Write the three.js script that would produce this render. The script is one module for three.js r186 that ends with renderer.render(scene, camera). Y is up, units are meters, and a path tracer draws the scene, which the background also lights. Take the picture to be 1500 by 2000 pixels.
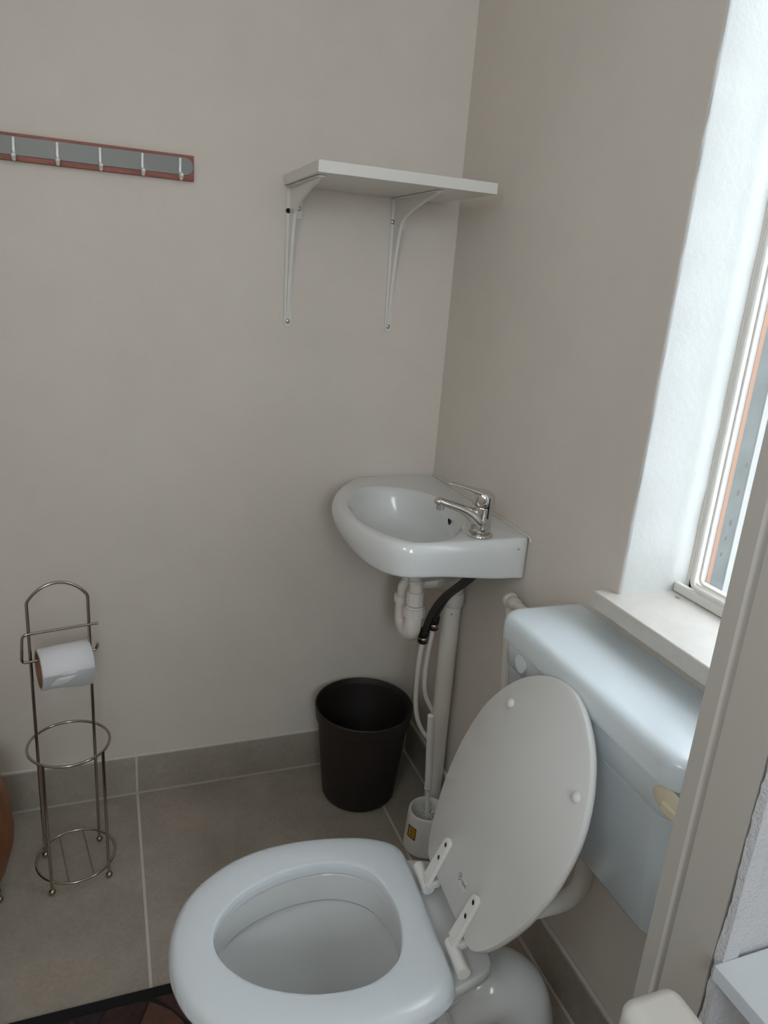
import * as THREE from 'three';
import { RoundedBoxGeometry } from 'three/addons/geometries/RoundedBoxGeometry.js';
import { mergeGeometries, mergeVertices, toCreasedNormals } from 'three/addons/utils/BufferGeometryUtils.js';
import { RectAreaLightUniformsLib } from 'three/addons/lights/RectAreaLightUniformsLib.js';

// ---------------------------------------------------------------- camera, sky, exposure
const V = (x, y, z) => new THREE.Vector3(x, y, z);
const scene = new THREE.Scene();
const camera = new THREE.PerspectiveCamera(69.56, 0.75, 0.01, 200);
{
  const m = new THREE.Matrix4().makeBasis(V(0.9366, 0.0745, 0.3423).normalize(), V(0.0365, 0.951, -0.3071).normalize(), V(-0.3484, 0.3002, 0.888).normalize());
  camera.quaternion.setFromRotationMatrix(m);
  camera.position.set(-0.8197, 1.35, 1.7489);
}
scene.add(camera);
const renderer = new THREE.WebGLRenderer({ antialias: true });
renderer.toneMapping = THREE.LinearToneMapping;
renderer.toneMappingExposure = 1.82;
renderer.shadowMap.enabled = true;
RectAreaLightUniformsLib.init();
scene.background = new THREE.Color().setRGB(0.80, 0.91, 1.0);   // even overcast sky
scene.backgroundIntensity = 3.4;
// soft daylight standing in each window opening, the size of the opening
function daylight(name, w, h, at, to, k) { const l = new THREE.RectAreaLight(new THREE.Color().setRGB(0.80, 0.91, 1.0), k, w, h); l.name = name; l.position.copy(at); l.lookAt(to); scene.add(l); return l; }
daylight('window_daylight', 0.36, 1.2, V(0.172, 1.48, 0.995), V(-1, 1.48, 0.995), 1.0);
daylight('side_window_daylight', 0.57, 0.72, V(-1.49, 1.9, 2.075), V(0, 1.9, 2.075), 2.9);
daylight('rear_window_daylight', 0.54, 0.92, V(-0.92, 1.7, 3.27), V(-0.92, 1.7, 0), 2.6);

// ---------------------------------------------------------------- helpers
let seed = 12345;
const rnd = () => { seed = (seed * 1664525 + 1013904223) >>> 0; return seed / 4294967296; };
const used = {};
function numbered(n) { if (used[n] === undefined) { used[n] = 0; return n; } used[n]++; return n + '_' + String(used[n]).padStart(3, '0'); }
function obj(name, geo, mat, parent = scene) {
  if (Array.isArray(geo)) geo = mergeGeometries(geo.map(g => { const h = g.index ? g.toNonIndexed() : g; for (const k of Object.keys(h.attributes)) if (!['position', 'normal', 'uv'].includes(k)) h.deleteAttribute(k); return h; }));
  const m = new THREE.Mesh(geo, mat);
  m.name = parent === scene ? numbered(name) : name;
  m.castShadow = m.receiveShadow = true;
  parent.add(m);
  return m;
}
function tag(o, label, category, group) { o.userData.label = label; o.userData.category = category; if (group) o.userData.group = group; return o; }
function thing(name, label, category, pos = [0, 0, 0], turn = 0, group) {
  const g = new THREE.Group(); g.name = numbered(name); g.position.set(...pos); g.rotation.y = turn; scene.add(g);
  return tag(g, label, category, group);
}
function structGroup(name, label) { const g = new THREE.Group(); g.name = name; g.userData = { kind: 'structure', label, category: name.split('_')[0] }; scene.add(g); return g; }
function struct(name, geo, mat, label) { const m = obj(name, geo, mat); m.userData = { kind: 'structure', label, category: name.split('_')[0] }; return m; }
function metreUV(g) {                                   // uv in metres by face direction
  g = g.index ? g.toNonIndexed() : g;
  const p = g.attributes.position, n = g.attributes.normal, uv = new Float32Array(p.count * 2);
  for (let i = 0; i < p.count; i++) {
    const a = Math.abs(n.getX(i)), b = Math.abs(n.getY(i)), c = Math.abs(n.getZ(i));
    let u, v;
    if (a >= b && a >= c) { u = p.getZ(i); v = p.getY(i); } else if (b >= c) { u = p.getX(i); v = p.getZ(i); } else { u = p.getX(i); v = p.getY(i); }
    uv[i * 2] = u; uv[i * 2 + 1] = v;
  }
  g.setAttribute('uv', new THREE.BufferAttribute(uv, 2));
  return g;
}
function box(x0, x1, y0, y1, z0, z1) { const g = new THREE.BoxGeometry(x1 - x0, y1 - y0, z1 - z0); g.translate((x0 + x1) / 2, (y0 + y1) / 2, (z0 + z1) / 2); return metreUV(g); }
function rbox(x0, x1, y0, y1, z0, z1, r = 0.003, s = 3) { const g = new RoundedBoxGeometry(x1 - x0, y1 - y0, z1 - z0, s, r); g.translate((x0 + x1) / 2, (y0 + y1) / 2, (z0 + z1) / 2); return metreUV(g); }
function cyl(r0, r1, h, x, y, z, seg = 32) { const g = new THREE.CylinderGeometry(r1, r0, h, seg); g.translate(x, y + h / 2, z); return g; }
function fillet(pts, r, n = 6) {                        // round the corners of a polyline
  const out = [pts[0].clone()];
  for (let i = 1; i < pts.length - 1; i++) {
    const a = pts[i - 1].clone().sub(pts[i]), b = pts[i + 1].clone().sub(pts[i]);
    const ra = Math.min(r, a.length() * 0.48), rb = Math.min(r, b.length() * 0.48);
    const A = pts[i].clone().addScaledVector(a.normalize(), ra), B = pts[i].clone().addScaledVector(b.normalize(), rb);
    for (let k = 0; k <= n; k++) { const t = k / n; out.push(A.clone().multiplyScalar((1 - t) * (1 - t)).addScaledVector(pts[i], 2 * t * (1 - t)).addScaledVector(B, t * t)); }
  }
  out.push(pts[pts.length - 1].clone());
  return out;
}
function wire(pts, r, { bend = 0.01, closed = false, rad = 10, cap = true, seg = 0 } = {}) {
  const P = closed ? pts : fillet(pts, bend);
  const path = new THREE.CurvePath();
  for (let i = 0; i + 1 < P.length; i++) if (P[i].distanceTo(P[i + 1]) > 1e-5) path.add(new THREE.LineCurve3(P[i], P[i + 1]));
  if (closed) path.add(new THREE.LineCurve3(P[P.length - 1], P[0]));
  // sweep by hand so that the points are kept exactly
  const Q = [P[0]]; for (let i = 1; i < P.length; i++) if (P[i].distanceTo(Q[Q.length - 1]) > 1e-5) Q.push(P[i]);
  const N = Q.length, rings = []; let nrm = null;
  for (let i = 0; i < N; i++) {
    const a = Q[closed ? (i - 1 + N) % N : Math.max(0, i - 1)], b = Q[closed ? (i + 1) % N : Math.min(N - 1, i + 1)];
    const t = b.clone().sub(a).normalize();
    if (!nrm) { nrm = Math.abs(t.y) < 0.9 ? V(0, 1, 0) : V(1, 0, 0); }
    nrm = nrm.clone().addScaledVector(t, -nrm.dot(t)).normalize();
    const bi = t.clone().cross(nrm), R = typeof r === 'function' ? r(i / (N - 1)) : r, ring = [];
    for (let k = 0; k < rad; k++) { const w = k / rad * Math.PI * 2; ring.push(Q[i].clone().addScaledVector(nrm, Math.cos(w) * R).addScaledVector(bi, Math.sin(w) * R)); }
    rings.push(ring);
  }
  if (closed) rings.push(rings[0]);
  return loft(rings, { capA: cap && !closed, capB: cap && !closed });
}
function loft(rings, { capA = false, capB = false, crease = 0 } = {}) {   // rings of equal length, closed around
  const N = rings[0].length, pos = [], uv = [], idx = [];
  rings.forEach((r, i) => r.forEach((p, k) => { pos.push(p.x, p.y, p.z); uv.push(k / N, i / rings.length); }));
  for (let i = 0; i + 1 < rings.length; i++) for (let k = 0; k < N; k++) {
    const a = i * N + k, b = i * N + (k + 1) % N, c = a + N, d = b + N;
    idx.push(a, b, d, a, d, c);
  }
  const cap = (i, flip) => {
    const c = V(0, 0, 0); rings[i].forEach(p => c.add(p)); c.multiplyScalar(1 / N);
    const ci = pos.length / 3; pos.push(c.x, c.y, c.z); uv.push(0.5, 0.5);
    for (let k = 0; k < N; k++) { const a = i * N + k, b = i * N + (k + 1) % N; flip ? idx.push(ci, b, a) : idx.push(ci, a, b); }
  };
  if (capA) cap(0, true); if (capB) cap(rings.length - 1, false);
  let g = new THREE.BufferGeometry();
  g.setAttribute('position', new THREE.Float32BufferAttribute(pos, 3)); g.setAttribute('uv', new THREE.Float32BufferAttribute(uv, 2));
  g.setIndex(idx); g.computeVertexNormals();
  if (crease) g = toCreasedNormals(g, crease);
  return g;
}
// closed outline [[a,b],...] smoothed and resampled at equal angles about (ca,cb)
function polar(pts, ca, cb, N, smooth = true, tension = 0.5) {
  const c = new THREE.CatmullRomCurve3(pts.map(p => V(p[0], 0, p[1])), true, 'catmullrom', tension);
  const P = smooth ? c.getPoints(600) : (() => { const o = []; pts.forEach((p, i) => { const q = pts[(i + 1) % pts.length]; for (let k = 0; k < 40; k++) o.push(V(p[0] + (q[0] - p[0]) * k / 40, 0, p[1] + (q[1] - p[1]) * k / 40)); }); return o; })();
  const A = P.map(p => [Math.atan2(p.z - cb, p.x - ca), Math.hypot(p.x - ca, p.z - cb)]).sort((a, b) => a[0] - b[0]);
  const out = [];
  for (let k = 0; k < N; k++) {
    const w = -Math.PI + (k + 0.5) / N * Math.PI * 2;
    let j = A.findIndex(a => a[0] > w); let a, b;
    if (j <= 0) { a = A[A.length - 1]; b = A[0]; } else { a = A[j - 1]; b = A[j]; }
    let da = b[0] - a[0]; if (da <= 0) da += Math.PI * 2; let dw = w - a[0]; if (dw < 0) dw += Math.PI * 2;
    const R = a[1] + (b[1] - a[1]) * (da > 1e-9 ? dw / da : 0);
    out.push([ca + Math.cos(w) * R, cb + Math.sin(w) * R]);
  }
  return out;
}
const ring = (o, y) => o.map(p => V(p[0], y, p[1]));
function inset(o, d) {                                   // move a closed outline inwards by d
  const N = o.length, ar = o.reduce((s, p, i) => { const q = o[(i + 1) % N]; return s + p[0] * q[1] - q[0] * p[1]; }, 0), sg = ar > 0 ? 1 : -1;
  return o.map((p, i) => { const a = o[(i - 2 + N) % N], b = o[(i + 2) % N]; let tx = b[0] - a[0], tz = b[1] - a[1]; const l = Math.hypot(tx, tz) || 1; const dd = typeof d === 'function' ? d(p) : d; return [p[0] - tz / l * dd * sg, p[1] + tx / l * dd * sg]; });
}
const scaled = (o, ca, cb, s, s2 = s) => o.map(p => [ca + (p[0] - ca) * s, cb + (p[1] - cb) * s2]);
const mix = (a, b, t) => a.map((p, i) => [p[0] + (b[i][0] - p[0]) * t, p[1] + (b[i][1] - p[1]) * t]);

// ---------------------------------------------------------------- textures (grain and stains only)
function noiseGrid(n, cells, s) { let q = s; const r = () => { q = (q * 1664525 + 1013904223) >>> 0; return q / 4294967296; }; const g = []; for (let i = 0; i < cells * cells; i++) g.push(r()); return (x, y) => { x = x / n * cells; y = y / n * cells; const x0 = Math.floor(x), y0 = Math.floor(y); let fx = x - x0, fy = y - y0; fx = fx * fx * (3 - 2 * fx); fy = fy * fy * (3 - 2 * fy); const at = (a, b) => g[((b % cells + cells) % cells) * cells + ((a % cells + cells) % cells)]; return (at(x0, y0) * (1 - fx) + at(x0 + 1, y0) * fx) * (1 - fy) + (at(x0, y0 + 1) * (1 - fx) + at(x0 + 1, y0 + 1) * fx) * fy; }; }
function tex(n, f, srgb = true, rep = 1) {
  const d = new Uint8Array(n * n * 4);
  for (let y = 0; y < n; y++) for (let x = 0; x < n; x++) { const c = f(x, y), i = (y * n + x) * 4; d[i] = c[0]; d[i + 1] = c[1]; d[i + 2] = c[2]; d[i + 3] = 255; }
  const t = new THREE.DataTexture(d, n, n); t.wrapS = t.wrapT = THREE.RepeatWrapping; t.magFilter = THREE.LinearFilter; t.minFilter = THREE.LinearMipmapLinearFilter; t.generateMipmaps = true;
  if (srgb) t.colorSpace = THREE.SRGBColorSpace; t.repeat.set(rep, rep); t.needsUpdate = true; return t;
}
const n8 = noiseGrid(512, 8, 3), n24 = noiseGrid(512, 24, 7), n64 = noiseGrid(512, 64, 11), n200 = noiseGrid(512, 200, 19);
const fbm = (x, y) => n8(x, y) * 0.45 + n24(x, y) * 0.3 + n64(x, y) * 0.15 + n200(x, y) * 0.1;
const clampB = v => Math.max(0, Math.min(255, v));
const wallBump = tex(512, (x, y) => { const v = 255 * (n64(x, y) * 0.5 + n200(x, y) * 0.3 + n24(x, y) * 0.2); return [v, v, v]; }, false, 1.6);
const roughBump = tex(512, (x, y) => { const v = 255 * (n200(x, y) * 0.75 + n64(x, y) * 0.25); return [v, v, v]; }, false, 3);
const paintMap = (r, g, b, amp, rep = 0.7) => tex(512, (x, y) => { const v = (fbm(x, y) - 0.5) * amp; return [clampB(r + v), clampB(g + v), clampB(b + v * 0.9)]; }, true, rep);
const tileMap = tex(512, (x, y) => { const v = (fbm(x, y) - 0.5) * 26 + (n200(x, y) - 0.5) * 8, w = Math.max(0, n8(y, x) - 0.6) * 22; return [clampB(166 + v + w), clampB(157 + v + w * 0.3), clampB(145 + v * 0.9 + w * 0.3)]; }, true, 1.1);
const stdm = (o) => new THREE.MeshStandardMaterial(o);
const phys = (o) => new THREE.MeshPhysicalMaterial(o);
const M = {
  wall: stdm({ map: paintMap(218, 208, 197, 8), roughness: 0.62, bumpMap: wallBump, bumpScale: 0.00015 }),
  reveal: stdm({ map: paintMap(219, 219, 217, 8), roughness: 0.4, bumpMap: wallBump, bumpScale: 0.0005 }),
  ceiling: stdm({ map: paintMap(232, 230, 224, 5), roughness: 0.8 }),
  tile: stdm({ map: tileMap, roughness: 0.42 }),
  tileB: stdm({ map: tileMap, roughness: 0.42, color: new THREE.Color().setRGB(0.95, 0.95, 0.95) }),
  grout: stdm({ color: 0xd0c8bd, roughness: 0.9 }),
  bead: stdm({ color: 0xd6d0c6, roughness: 0.8 }),
  gloss: stdm({ color: 0xdfdad3, roughness: 0.3 }),
  sill: stdm({ map: paintMap(206, 199, 191, 14, 3), roughness: 0.35, bumpMap: roughBump, bumpScale: 0.0003 }),
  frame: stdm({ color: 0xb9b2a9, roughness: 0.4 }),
  plaster: stdm({ map: paintMap(202, 201, 203, 8, 2), roughness: 0.85, bumpMap: roughBump, bumpScale: 0.0012 }),
  ceramic: phys({ color: 0xdcdcda, roughness: 0.16, clearcoat: 0.6, clearcoatRoughness: 0.06 }),
  seat: phys({ color: 0xd9dee2, roughness: 0.24, clearcoat: 0.3, clearcoatRoughness: 0.15 }),
  lid: phys({ color: 0xd6d4d0, roughness: 0.34 }),
  cistern: phys({ color: 0xdbe2e5, roughness: 0.22, clearcoat: 0.3, clearcoatRoughness: 0.15 }),
  plastic: stdm({ color: 0xe6e3df, roughness: 0.4 }),
  pvc: stdm({ color: 0xe3dcd2, roughness: 0.42 }),
  paintedPipe: stdm({ map: paintMap(226, 219, 208, 30, 6), roughness: 0.55 }),
  chrome: stdm({ color: 0xd8d6d2, metalness: 1, roughness: 0.09 }),
  wire: stdm({ color: 0xaaa296, metalness: 1, roughness: 0.16 }),
  steelPlate: stdm({ color: 0x75736f, metalness: 0.55, roughness: 0.45 }),
  hookChrome: stdm({ color: 0xe8e8e6, metalness: 0.35, roughness: 0.25 }),
  zinc: stdm({ color: 0xb9b8b4, metalness: 0.9, roughness: 0.3 }),
  dark: stdm({ color: 0x0c0a09, roughness: 0.7 }),
  hole: stdm({ color: 0x1a1716, roughness: 0.9 }),
  bin: stdm({ color: 0x241c19, roughness: 0.5 }),
  hose: stdm({ color: 0x3a3533, roughness: 0.55, metalness: 0.2 }),
  brass: stdm({ color: 0xa9988a, metalness: 1, roughness: 0.25 }),
  tube: stdm({ color: 0xded9d2, roughness: 0.45 }),
  paper: stdm({ color: 0xf0eff1, roughness: 0.95, bumpMap: roughBump, bumpScale: 0.0008 }),
  card: stdm({ color: 0x9a6f55, roughness: 0.9 }),
  beige: stdm({ color: 0xd9cdb2, roughness: 0.5 }),
  outWhite: stdm({ map: paintMap(190, 190, 188, 14, 4), roughness: 0.7 }),
  peach: stdm({ color: 0xb98f78, roughness: 0.8 }),
  greyMetal: stdm({ map: paintMap(122, 126, 125, 22, 3), roughness: 0.6 }),
  mould: stdm({ color: 0x6f6b64, roughness: 0.95 }),
  leather: stdm({ map: tex(256, (x, y) => { const v = (n24(x * 2, y * 0.6) - 0.5) * 44 + (n200(x, y) - 0.5) * 14; return [clampB(132 + v), clampB(84 + v * 0.7), clampB(52 + v * 0.5)]; }), roughness: 0.5 }),
  concrete: stdm({ color: 0x9a978f, roughness: 0.95 }),
  sticker: stdm({ color: 0xb88a1e, roughness: 0.5 }),
  glass: phys({ color: 0xffffff, transmission: 1, thickness: 0, roughness: 0.02, ior: 1.5 }),
};
M.wood = stdm({ map: tex(256, (x, y) => { const g = Math.sin(y * 0.35 + n24(x * 0.3, y * 2) * 7) * 10 + (n200(x * 0.2, y * 3) - 0.5) * 26; return [clampB(142 + g), clampB(70 + g * 0.7), clampB(46 + g * 0.5)]; }, true, 4), roughness: 0.45 });

// ---------------------------------------------------------------- the room shell
const XL = -1.38, ZB = 3.2, HC = 2.45;
// floor: one slab of grout with single tiles proud of it
{
  const fl = structGroup('floor', 'grey stone-look tile floor with pale grout lines');
  obj('floor_slab', box(XL - 0.1, 0.3, -0.12, -0.0008, -0.1, ZB + 0.1), M.grout, fl);
  const xs = [XL, -0.778, -0.158, 0], zs = [0.01, 0.62, 1.24, 1.86, 2.48, ZB], g = 0.003;
  for (let i = 0; i < 3; i++) for (let j = 0; j < 5; j++) {
    const t = rbox(xs[i] + g, xs[i + 1] - g, -0.01, 0, zs[j] + g, zs[j + 1] - g, 0.001, 1);
    const uv = t.attributes.uv; const ou = rnd() * 3, ov = rnd() * 3; for (let k = 0; k < uv.count; k++) uv.setXY(k, uv.getX(k) + ou, uv.getY(k) + ov);
    obj('tile', t, (i + j) % 2 ? M.tile : M.tileB, fl);
  }
}
struct('ceiling', box(XL - 0.1, 0.26, HC, HC + 0.12, -0.1, ZB + 0.1), M.ceiling, 'plain white ceiling');
struct('wall_back', box(XL - 0.1, 0, -0.1, HC, -0.12, 0), M.wall, 'cream painted wall with coat hooks and shelf');
// the wall with the window: an extruded sheet with a hole whose edge wavers like hand plaster
const WZ0 = 0.80, WZ1 = 1.19, WY0 = 0.845, WY1 = 2.1, WT = 0.25;
{
  const s = new THREE.Shape([[-0.11, -0.1], [ZB + 0.1, -0.1], [ZB + 0.1, HC], [-0.11, HC]].map(p => new THREE.Vector2(...p)));
  const w = () => (rnd() - 0.5) * 0.0026, h = [];
  const run = (a, b) => { const n = Math.ceil(Math.hypot(b[0] - a[0], b[1] - a[1]) / 0.035); for (let k = 0; k < n; k++) h.push(new THREE.Vector2(a[0] + (b[0] - a[0]) * k / n + (k ? w() : 0), a[1] + (b[1] - a[1]) * k / n + (k ? w() * 0.4 : 0))); };
  run([WZ0, WY0], [WZ0, WY1]); run([WZ0, WY1], [WZ1, WY1]); run([WZ1, WY1], [WZ1, WY0]); run([WZ1, WY0], [WZ0, WY0]);
  s.holes.push(new THREE.Path(h));
  let g = new THREE.ExtrudeGeometry(s, { depth: WT - 0.01, bevelEnabled: true, bevelSize: 0.005, bevelThickness: 0.005, bevelOffset: -0.005, bevelSegments: 3 });
  g.rotateY(-Math.PI / 2); g.translate(WT - 0.005, 0, 0);
  g = toCreasedNormals(g, 0.6);
  // inner face cream, inside of the opening white
  const p = g.attributes.position, n = g.attributes.normal, a = [], b = [];
  for (let t = 0; t < p.count; t += 3) {
    let cz = 0, cy = 0, cx = 0; for (let k = 0; k < 3; k++) { cz += p.getZ(t + k) / 3; cy += p.getY(t + k) / 3; cx += p.getX(t + k) / 3; }
    const inHole = Math.abs(n.getX(t)) < 0.8 && cz > WZ0 - 0.02 && cz < WZ1 + 0.02 && cy > WY0 - 0.02 && cy < WY1 + 0.02;
    (inHole ? b : a).push(t, t + 1, t + 2);
  }
  const pick = (ix) => { const q = new THREE.BufferGeometry(); for (const [k, sz] of [['position', 3], ['normal', 3], ['uv', 2]]) { const src = g.attributes[k], d = new Float32Array(ix.length * sz); ix.forEach((v, i) => { for (let c = 0; c < sz; c++) d[i * sz + c] = src.array[v * sz + c]; }); q.setAttribute(k, new THREE.BufferAttribute(d, sz)); } return metreUV(q); };
  const wr = structGroup('wall_right', 'cream painted wall with a deep window opening');
  obj('wall_face', pick(a), M.wall, wr);
  const rv = obj('window_reveal', pick(b), M.reveal, wr); rv.userData.label = 'white glossy plastered window reveal';
}
// wall behind the camera
{
  const wf = structGroup('wall_front', 'cream wall with a window behind the viewer');
  const a = [-1.23, -0.61, 1.2, 2.2];
  obj('wall_face', [box(XL, 0, -0.1, a[2], ZB, ZB + 0.2), box(XL, 0, a[3], HC, ZB, ZB + 0.2), box(XL, a[0], a[2], a[3], ZB, ZB + 0.2), box(a[1], 0, a[2], a[3], ZB, ZB + 0.2)], M.wall, wf);
  const w3 = structGroup('window_3', 'white framed window behind the viewer');
  const f = ZB + 0.08, g = ZB + 0.12;
  obj('frame', [box(a[0], a[1], a[2], a[2] + 0.04, f, g), box(a[0], a[1], a[3] - 0.04, a[3], f, g), box(a[0], a[0] + 0.04, a[2], a[3], f, g), box(a[1] - 0.04, a[1], a[2], a[3], f, g)], M.gloss, w3);
}
// left wall: its window lies beside the viewer and lights everything that faces left
{
  const wl = structGroup('wall_left', 'cream painted side wall with a window beside the viewer');
  const [z0, z1, y0, y1] = [1.75, 2.4, 1.5, 2.3], x0 = XL - 0.2;
  obj('wall_face', [box(x0, XL, -0.1, HC, -0.12, z0), box(x0, XL, -0.1, HC, z1, ZB + 0.2), box(x0, XL, -0.1, y0, z0, z1), box(x0, XL, y1, HC, z0, z1)], M.wall, wl);
  const w2 = structGroup('window_2', 'white framed window in the side wall beside the viewer');
  const a = XL - 0.14, b = XL - 0.1;
  obj('frame', [box(a, b, y0, y0 + 0.04, z0, z1), box(a, b, y1 - 0.04, y1, z0, z1), box(a, b, y0, y1, z0, z0 + 0.04), box(a, b, y0, y1, z1 - 0.04, z1), box(a, b, y0, y1, 2.055, 2.095)], M.gloss, w2);
  obj('window_sill', rbox(XL - 0.1, XL + 0.03, y0 - 0.02, y0 + 0.004, z0 - 0.03, z1 + 0.03, 0.003, 2), M.gloss, w2);
}
// partition with the doorway the picture is taken through
const PZ0 = 1.197, PZ1 = 1.30, PX = -0.2, PXL = -1.12;
{
  const wp = structGroup('wall_partition', 'rough white plastered end of a partition wall');
  obj('wall_face', box(PX + 0.012, 0, 0, HC, PZ0 + 0.006, PZ1), M.plaster, wp);
  // door frame on the window side: stop bead, wide jamb board, ragged filler along the plaster
  const d = structGroup('door_1', 'white painted wooden door frame beside the window');
  const prism = (pts, y0, y1) => { const g = new THREE.ExtrudeGeometry(new THREE.Shape(pts.map(p => new THREE.Vector2(p[0], -p[1]))), { depth: y1 - y0, bevelEnabled: true, bevelSize: 0.0012, bevelThickness: 0.0012, bevelOffset: -0.0012, bevelSegments: 2 }); g.rotateX(-Math.PI / 2); g.translate(0, y0, 0); return metreUV(g); };
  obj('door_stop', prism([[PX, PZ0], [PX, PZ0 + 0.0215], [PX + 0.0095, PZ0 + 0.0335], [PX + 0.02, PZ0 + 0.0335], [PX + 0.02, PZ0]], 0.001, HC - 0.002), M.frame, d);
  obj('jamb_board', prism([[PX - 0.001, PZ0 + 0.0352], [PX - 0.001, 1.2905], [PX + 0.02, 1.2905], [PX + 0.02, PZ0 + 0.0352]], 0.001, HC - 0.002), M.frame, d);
  // ragged strip of filler: leaves the dark open crack beside the board
  const n = 240, pts = [];
  for (let k = 0; k <= n; k++) pts.push([1.2934 + (rnd() - 0.5) * 0.0026 + 0.0009 * Math.sin(k * 0.37) + 0.0006 * Math.sin(k * 0.11), 0.03 + 2.38 * k / n]);
  const s = new THREE.Shape(); s.moveTo(1.304, 0.03); s.lineTo(1.304, 2.41); for (let k = n; k >= 0; k--) s.lineTo(pts[k][0], pts[k][1]);
  const fg = new THREE.ExtrudeGeometry(s, { depth: 0.022, bevelEnabled: false }); fg.rotateY(-Math.PI / 2); fg.translate(PX + 0.022, 0, 0);
  obj('filler_strip', metreUV(fg), M.plaster, d);
  obj('crack_backing', box(PX + 0.016, PX + 0.021, 0.03, 2.41, 1.288, 1.299), M.hole, d);
}
// skirting tiles with a pale bead on top
{
  const sb = structGroup('baseboard_back', 'row of grey tile skirting along the back wall');
  const xs = [XL, -0.778, -0.158, -0.009], g = 0.003;
  for (let i = 0; i < 3; i++) obj('skirting_tile', rbox(xs[i] + g, xs[i + 1] - g, 0.0025, 0.11, 0.0005, 0.009, 0.0012, 2), i % 2 ? M.tileB : M.tile, sb);
  obj('grout_line', [box(XL, -0.001, 0.0005, 0.109, 0.0003, 0.0072)], M.grout, sb);
  obj('filler_bead', rbox(XL, -0.001, 0.1095, 0.1165, 0.0002, 0.0075, 0.002, 2), M.bead, sb);
  const sr = structGroup('baseboard_right', 'row of grey tile skirting under the window wall');
  const zs = [0.001, 0.62, 1.19];
  for (let i = 0; i < 2; i++) obj('skirting_tile', rbox(-0.009, -0.0005, 0.0025, 0.1, zs[i] + g, zs[i + 1] - g, 0.0012, 2), i ? M.tile : M.tileB, sr);
  obj('grout_line', [box(-0.0072, -0.0003, 0.0005, 0.099, 0.001, 1.19)], M.grout, sr);
  obj('filler_bead', rbox(-0.0085, -0.0002, 0.0995, 0.108, 0.001, 1.19, 0.002, 2), M.bead, sr);
  obj('floor_joint', rbox(-0.016, -0.0092, -0.001, 0.0012, 0.001, 1.19, 0.0005, 1), M.bead, sr);
}
// window: sill, inner rod guard, frame and pane, what shows outside
{
  const w = structGroup('window_1', 'white framed window in a deep reveal above the cistern');
  const sill = obj('window_sill', [rbox(-0.034, 0.16, 0.83, 0.861, 0.772, 1.195, 0.004, 3)], M.sill, w); sill.userData.label = 'chipped white painted window sill';
  const fr = obj('window_frame', [box(0.148, 0.168, 0.861, WY1, WZ0 - 0.004, WZ0 + 0.014), box(0.148, 0.168, 0.861, WY1, WZ1 - 0.014, WZ1 + 0.004), box(0.148, 0.168, 0.861, 0.88, WZ0, WZ1), box(0.148, 0.168, WY1 - 0.018, WY1 + 0.004, WZ0, WZ1)], M.gloss, w);
  obj('frame_seal', [box(0.143, 0.1485, 0.861, WY1, WZ0 - 0.003, WZ0 + 0.0025)], M.bead, w);
  obj('pane', box(0.157, 0.159, 0.875, WY1 - 0.015, WZ0 + 0.01, WZ1 - 0.01), M.glass, w);
  // inner casement of round-cornered bar, double line
  obj('casement_frame', [wire([V(0.12, 1.98, 0.836), V(0.12, 0.884, 0.836), V(0.12, 0.884, 1.185)], 0.0042, { bend: 0.014 }), wire([V(0.126, 1.97, 0.846), V(0.126, 0.893, 0.846), V(0.126, 0.893, 1.185)], 0.0028, { bend: 0.014 })], M.gloss, w);
  obj('bottom_rail', rbox(0.114, 0.124, 0.8615, 0.879, WZ0 + 0.001, 1.187, 0.003, 2), M.gloss, w);
  obj('sill_strip', rbox(0.124, 0.148, 0.861, 0.868, WZ0 + 0.001, 1.187, 0.002, 2), M.gloss, w);
  const st = new THREE.CircleGeometry(0.0042, 14).rotateX(-Math.PI / 2); st.scale(0.8, 1, 1.5); st.translate(0.1, 0.8614, 0.83); obj('mould_stain', st, stdm({ color: 0x8f897f, roughness: 0.9 }), w);
}
{
  const o = structGroup('trim_1', 'weathered outer edge of the window opening');
  const strip = (n, x0, x1, m, d) => obj(n, box(x0, x1, 0.75, 2.2, WZ0 - 0.08, WZ0 + d), m, o);
  strip('white_return', 0.1685, 0.1855, M.outWhite, 0.002);
  strip('peach_return', 0.1855, 0.195, M.peach, 0.003);
  strip('grey_post', 0.195, 0.2275, M.greyMetal, 0.0025).userData.label = 'grey spotted metal edge';
  for (const [y, x, r] of [[0.985, 0.212, 0.0045], [0.955, 0.209, 0.003], [0.925, 0.207, 0.0028], [1.09, 0.219, 0.003], [1.04, 0.214, 0.004]]) { const c = new THREE.CircleGeometry(r, 12); c.scale(0.8, 1.5, 1); c.translate(x, y, WZ0 + 0.0029); obj('rust_spot', c, M.mould, o); }
  strip('white_post', 0.2275, 0.262, M.outWhite, 0.0045);
}
struct('ground_outside', box(-8, 12, -0.4, -0.13, -10, 14), M.concrete, 'pale concrete ground outside').userData.category = 'ground';

struct('wall_neighbour', box(2.2, 2.4, -0.13, 2.9, -6, 8), M.concrete, 'pale wall across the yard outside the window');

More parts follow.
